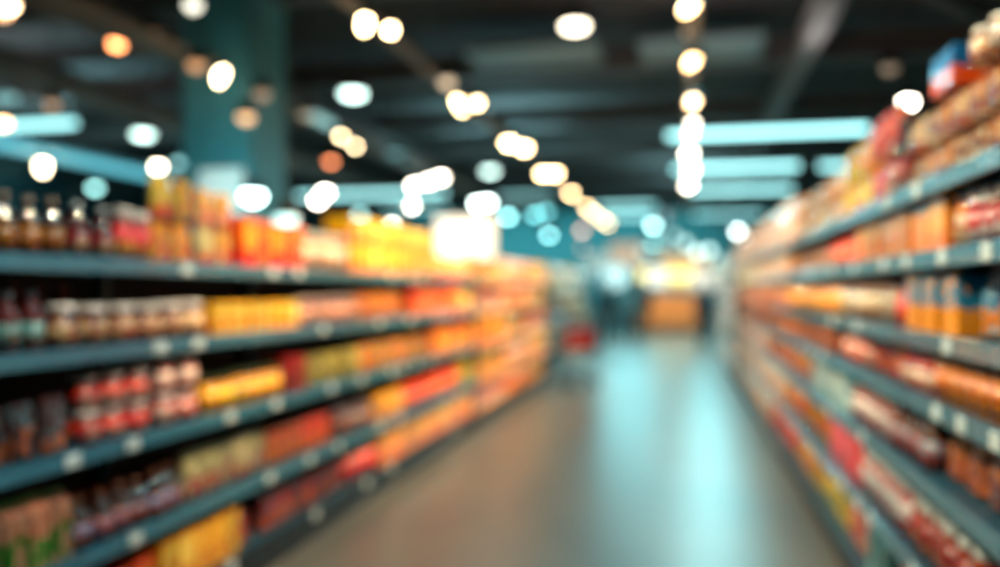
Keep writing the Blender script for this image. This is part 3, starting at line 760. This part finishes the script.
# ------------------------------------------------------------------ shopping trolley
wire = mat('#5c6668', .35, .8, name='chromed_wire')
def trolley(loc, rz):
    o = empty('shopping_trolley', loc, rz)
    bm = bmesh.new()
    def q(u, v, z):  # u along length 0..1, v across -1..1, basket flares upwards
        t = (z - .45) / .45
        return (-.38 + u * (.80 - .08 * (1 - t)), v * (.2 + .07 * t), z)
    for z in (.45, .53, .61, .69, .77, .85, .92):
        tube(bm, [q(0, -1, z), q(1, -1, z), q(1, 1, z), q(0, 1, z), q(0, -1, z)], .004 if z < .9 else .008, 6)
    for k in range(17):
        u = k / 16
        for v in (-1, 1): tube(bm, [q(u, v, .45), q(u, v, .92)], .003, 5)
        tube(bm, [q(u, -1, .45), q(u, 1, .45)], .003, 5)
    for k in range(9):
        v = -1 + k / 4
        for u in (0, 1): tube(bm, [q(u, v, .45), q(u, v, .92)], .003, 5)
    new_obj('basket', bm, wire, o)
    bm = bmesh.new()
    for s in (-1, 1):
        tube(bm, [(-.46, s * .27, 1.0), (-.4, s * .26, .9), (-.38, s * .24, .42), (-.44, s * .25, .16), (.36, s * .22, .14)], .012, 8)
        tube(bm, [(-.38, s * .24, .42), (.30, s * .2, .45)], .01, 8)
    tube(bm, [(-.40, -.24, .2), (-.40, .24, .2)], .01, 8)
    tube(bm, [(.30, -.22, .14), (.30, .22, .14)], .01, 8)
    new_obj('frame', bm, wire, o, smooth=True)
    new_obj('lower_tray', bx(-.38, .3, -.2, .2, .15, .19), mat('#1c1c22', .5), o, bevel=.01)
    bm = bmesh.new(); tube(bm, [(-.47, -.28, 1.01), (-.47, .28, 1.01)], .02, 12)
    new_obj('handle', bm, mat('#30141a', .4), o, smooth=True)
    bm = bmesh.new(); box(bm, -.33, -.31, -.22, .22, .58, .9); box(bm, -.32, -.1, -.22, .22, .60, .62)
    tag(new_obj('child_seat', bm, mat('#d02c2c', .4, name='red_plastic'), o, bevel=.004), 'red plastic child seat flap')
    for x, s in ((-.44, -1), (-.44, 1), (.33, -1), (.33, 1)):
        bm = bmesh.new(); tube(bm, [(x, s * .23 - .017, .062), (x, s * .23 + .017, .062)], .062, 16)
        c_ = new_obj('caster', bm, mat('#15171a', .5), o, smooth=True)
        bm = bmesh.new(); box(bm, x - .02, x + .02, s * .23 - .026, s * .23 - .019, .05, .15); box(bm, x - .02, x + .02, s * .23 + .019, s * .23 + .026, .05, .15); box(bm, x - .02, x + .02, s * .23 - .026, s * .23 + .026, .13, .15)
        new_obj('fork', bm, wire, c_)
    tag(o, 'wire shopping trolley with red child seat, parked at the end of left rack', 'shopping trolley')
tp = at_z(569, 386, 0); tp.x += .12
trolley((tp.x, tp.y, 0), PI / 2 + .3)

# ------------------------------------------------------------------ shoppers
def skinned(name, pts, edges, m, parent=None, lvl=1):
    me = bpy.data.meshes.new(name)
    me.from_pydata([p[:3] for p in pts], edges, [])
    o = bpy.data.objects.new(name, me); COL.objects.link(o)
    me.materials.append(m)
    sk = o.modifiers.new('skin', 'SKIN'); sk.use_smooth_shade = True
    for v, p in zip(me.skin_vertices[0].data, pts):
        v.radius = (p[3], p[4] if len(p) > 4 else p[3])
    me.skin_vertices[0].data[0].use_root = True
    ss = o.modifiers.new('sub', 'SUBSURF'); ss.levels = lvl; ss.render_levels = lvl
    if parent: o.parent = parent
    return o
def person(loc, rz, hgt, label, top_c, leg_c, hair_c, stride=.16, bag=None):
    k = hgt / 1.75
    skin = mat('#b98468', .55, name='skin')
    P_ = [(0, 0, .93, .11, .085)]; E = []
    def chain(start, pts):
        i = start
        for p in pts:
            P_.append(p); E.append((i, len(P_) - 1)); i = len(P_) - 1
        return i
    chest = chain(0, [(0, 0, 1.1, .095, .07), (0, 0, 1.3, .105, .07)])
    neck = chain(chest, [(0, 0, 1.46, .055), (0, .005, 1.53, .055), (0, .015, 1.62, .08, .092), (0, .01, 1.70, .07, .08)])
    i = neck - 1
    P_.append((0, .115, 1.60, .014)); E.append((i, len(P_) - 1))
    for s in (-1, 1): P_.append((s * .092, .0, 1.61, .014)); E.append((i, len(P_) - 1))
    for s in (-1, 1):
        sw = s * stride
        wr = chain(chest, [(s * .18, 0, 1.40, .055), (s * .22, -sw * .3, 1.13, .042), (s * .23, -sw * .3 + .05, .88, .028), (s * .23, -sw * .3 + .06, .80, .036, .02)])
        for f in range(4):
            chain(wr, [(s * .232, -sw * .3 + .035 + f * .018, .74, .009), (s * .226, -sw * .3 + .04 + f * .018, .70 + abs(f - 1.4) * .006, .008)])
        chain(wr, [(s * .215, -sw * .3 + .10, .77, .01), (s * .21, -sw * .3 + .105, .735, .009)])
        chain(0, [(s * .095, 0, .86, .075), (s * .1, sw * .6, .50, .05), (s * .1, sw * .9 - .03, .1, .038), (s * .1, sw * .9 + .09, .04, .035, .03)])
    P_ = [(a * k, b * k, c * k, *[r * k for r in rr]) for a, b, c, *rr in P_]
    o = skinned('person', P_, E, skin)
    o.location = loc; o.rotation_euler = (0, 0, rz)
    tag(o, label, 'person')
    def grow(idx_pts, ed, nme, m):
        skinned(nme, [(a * k, b * k, c * k, *[r * k for r in rr]) for a, b, c, *rr in idx_pts], ed, m, o)
    T = [(0, 0, 1.1, .155, .125), (0, 0, .82, .17, .14), (0, 0, 1.3, .185, .135), (0, 0, 1.45, .095)]; Et = [(0, 1), (0, 2), (2, 3)]
    for s in (-1, 1):
        sw = s * stride; n = len(T)
        T += [(s * .18, 0, 1.40, .068), (s * .22, -sw * .3, 1.13, .054), (s * .23, -sw * .3 + .048, .89, .04)]
        Et += [(2, n), (n, n + 1), (n + 1, n + 2)]
    grow(T, Et, 'jacket', mat(top_c, .8, name='cloth'))
    T = [(0, 0, .9, .12, .105)]; Et = []
    for s in (-1, 1):
        sw = s * stride; n = len(T)
        T += [(s * .092, 0, .80, .1), (s * .1, sw * .6, .50, .07), (s * .1, sw * .9 - .03, .1, .055)]
        Et += [(0, n), (n, n + 1), (n + 1, n + 2)]
    grow(T, Et, 'trousers', mat(leg_c, .85, name='cloth'))
    for s in (-1, 1):
        sw = s * stride
        T = [(s * .1, sw * .9 - .05, .05, .048, .05), (s * .1, sw * .9 + .12, .042, .045, .04)]
        grow(T, [(0, 1)], 'shoe', mat('#17171a', .5))
    bm = bmesh.new(); sphere(bm, (0, -.012 * k, 1.665 * k), .108 * k, 16, 10, (.9, 1.0, 1.0))
    bmesh.ops.delete(bm, geom=[v for v in bm.verts if v.co.y > .05 * k and v.co.z < 1.68 * k], context='VERTS')
    h_ = new_obj('hair', bm, mat(hair_c, .7), o, smooth=True)
    sd = h_.modifiers.new('t', 'SOLIDIFY'); sd.thickness = .012
    if bag:
        bm = bmesh.new(); box(bm, .28 * k, .40 * k, -.15, .2, .38 * k, .68 * k); bmesh.ops.bevel(bm, geom=bm.edges[:], offset=.02, segments=2, affect='EDGES')
        b_ = new_obj('shopping_bag', bm, mat(bag, .6), None); b_.location = loc; b_.rotation_euler = (0, 0, rz)
        bm = bmesh.new(); tube(bm, [(.33 * k, -.05, .67 * k), (.29 * k, 0, .735 * k), (.25 * k, .04, .75 * k), (.33 * k, .1, .67 * k)], .006, 6)
        new_obj('bag_handle', bm, mat(bag, .6), b_)
        tag(b_, 'small rust coloured bag carried by the person in grey', 'bag')
for px, py, rz, hh, lb, a1, a2, a3, bg in (
        (607, 343, .5, 1.72, 'person in black clothes walking away, beside the person in grey', '#1c2024', '#15181c', '#1a1512', None),
        (627, 341, -.2, 1.66, 'person in grey top carrying a small bag, in mid-aisle distance', '#7f9698', '#2c2c34', '#2c2018', '#b8643c'),
        (644, 338, .1, 1.78, 'person in dark teal coat standing near the orange crates', '#16282e', '#141a1e', '#181412', None),
        (704, 347, .1, 1.68, 'person in dark brown coat standing close to right rack end', '#43282a', '#1e1c20', '#1c1614', None)):
    p = at_z(px, py, 0)
    person((p.x, p.y, 0), rz, hh, lb, a1, a2, a3, bag=bg)

# ------------------------------------------------------------------ produce stand with crates of oranges
sp = at_y(668, 289, 30.0)
o = empty('produce_stand', (sp.x, 30.0, 0))
wood = mat('#b05c24', .6, name='orange_wood')
for i, (yy, z) in enumerate(((-.5, .5), (-.1, .8), (.3, 1.1))):
    new_obj('tier', bx(-.95, .95, yy - .2, yy + .2, z - .04, z), wood, o)
    new_obj('riser', bx(-.95, .95, yy - .19, yy - .16, z - .32, z - .041), wood, o)
for s in (-1, 1):
    new_obj('side_panel', bx(s * .95 - (.04 if s < 0 else 0), s * .95 + (.04 if s > 0 else 0), -.72, .52, 0, 1.1), mat('#8c4a20', .6), o)
new_obj('plinth', bx(-.94, .94, -.65, .5, 0, .15), mat('#40281c', .6), o)
for s in (-1, 1):
    new_obj('post', bx(s * .97 - .03, s * .97 + .03, .53, .59, 0, 2.15), mat('#8c4a20', .6), o)
new_obj('header_board', bx(-1.0, 1.0, .5, .53, 1.75, 2.2), mat('#ffdf80', .5, emit='#ffc860', es=1.0, wear=0), o)
tag(o, 'tiered orange produce stand with glowing yellow header in the far aisle', 'produce stand')
org = mat('#ee7a18', .45, name='orange_peel')
g_me = None
ci = 0
for i, (yy, z) in enumerate(((-.5, .5), (-.1, .8), (.3, 1.1))):
    for j in range(3):
        ci += 1
        c_ = empty('fruit_crate', (sp.x - .62 + j * .62, 30 + yy, z))
        for a in ((-.28, .28, -.18, .18, .002, .015), (-.28, .28, -.18, -.165, .015, .14), (-.28, .28, .165, .18, .015, .14), (-.28, -.265, -.165, .165, .015, .14), (.265, .28, -.165, .165, .015, .14)):
            new_obj('board', bx(*a), mat('#c46a28', .6), c_)
        tag(c_, f"slatted crate of oranges, {('lowest', 'middle', 'highest')[i]} tier, {nth(j)} from the left on the stand", 'crate', 'fruit crates')
        for a in range(6):
            for b in range(3):
                if g_me is None:
                    bm = bmesh.new(); sphere(bm, (0, 0, 0), .044, 10, 8); gm = new_obj('orange', bm, org, None, smooth=True); g_me = gm
                else:
                    gm = g_me.copy(); COL.objects.link(gm)
                gm.location = (sp.x - .62 + j * .62 - .215 + a * .086, 30 + yy - .1 + b * .1, z + .015 + .125 + (.01 if (a + b) % 2 else .0))
                tag(gm, f"round orange among those filling the {('lowest', 'middle', 'highest')[i]} tier crate, {nth(j)} from left", 'orange', f'oranges in crate {NTH[ci - 1]} of the stand')

# lit signs and pendants at the far end
def lit_panel(px, py, y, wdt, hgt, col, es, label):
    p = at_y(px, py, y)
    o = empty('illuminated_sign', (p.x, p.y, p.z))
    new_obj('case', bx(-wdt / 2 - .03, wdt / 2 + .03, 0, .1, -hgt / 2 - .03, hgt / 2 + .03), hous, o)
    new_obj('lit_face', bx(-wdt / 2, wdt / 2, -.01, 0, -hgt / 2, hgt / 2), mat('#8c8c8c', .4, emit=col, es=es, wear=0), o)
    for s in (-1, 1):
        bm = bmesh.new(); tube(bm, [(s * wdt * .4, .05, hgt / 2 + .03), (s * wdt * .4, .05, H - p.z - .002)], .008, 6)
        new_obj('cable', bm, hous, o)
    tag(o, label, 'sign', 'hanging lit signs')
lit_panel(615, 277, 27.5, .8, .7, '#d8fffc', 1.0, 'hanging white lit sign over the shoppers')
lit_panel(598, 262, 29.5, .9, .6, '#d8c8a8', .35, 'hanging beige lit sign next to the white one')
lit_panel(626, 256, 33.0, 1.3, 1.0, '#f0c8a0', .65, 'peach lit sign behind the white hanging sign')
lit_panel(657, 277, 27.0, .6, .6, '#fff8e0', 1.2, 'small white lit sign in front of the yellow header')
lit_panel(682, 270, 34.0, 1.9, 1.3, '#ffc878', .8, 'large amber lit sign at the end of the aisle')
lit_panel(706, 280, 28.5, .9, .6, '#ffe0c0', .7, 'creamy lit sign near the right rack end')
for k, (px, py, yy, e, lb) in enumerate(((643, 252, 31.5, .45, 'left end of the row'), (662, 244, 31.5, .5, 'upper left of the row'), (674, 236, 33, .7, 'topmost'), (685, 243, 30, .7, 'just below the topmost'),
        (697, 253, 29.7, 1.3, 'brightest'), (709, 251, 30, 1.2, 'beside the brightest'), (718, 261, 31.5, .5, 'closest to the right rack'))):
    p = at_y(px, py, yy)
    o = empty('pendant_lamp', p)
    bm = bmesh.new(); sphere(bm, (0, 0, 0), .14, 16, 12)
    new_obj('globe', bm, mat('#ffffff', .4, emit='#e6fff0', es=e * 1.6, wear=0), o, smooth=True)
    bm = bmesh.new(); tube(bm, [(0, 0, .13), (0, 0, H - p.z - .002)], .008, 6)
    new_obj('cable', bm, hous, o)
    tag(o, f'milky globe pendant lamp over the far produce area, {lb}', 'pendant lamp', 'globe pendants at the aisle end')
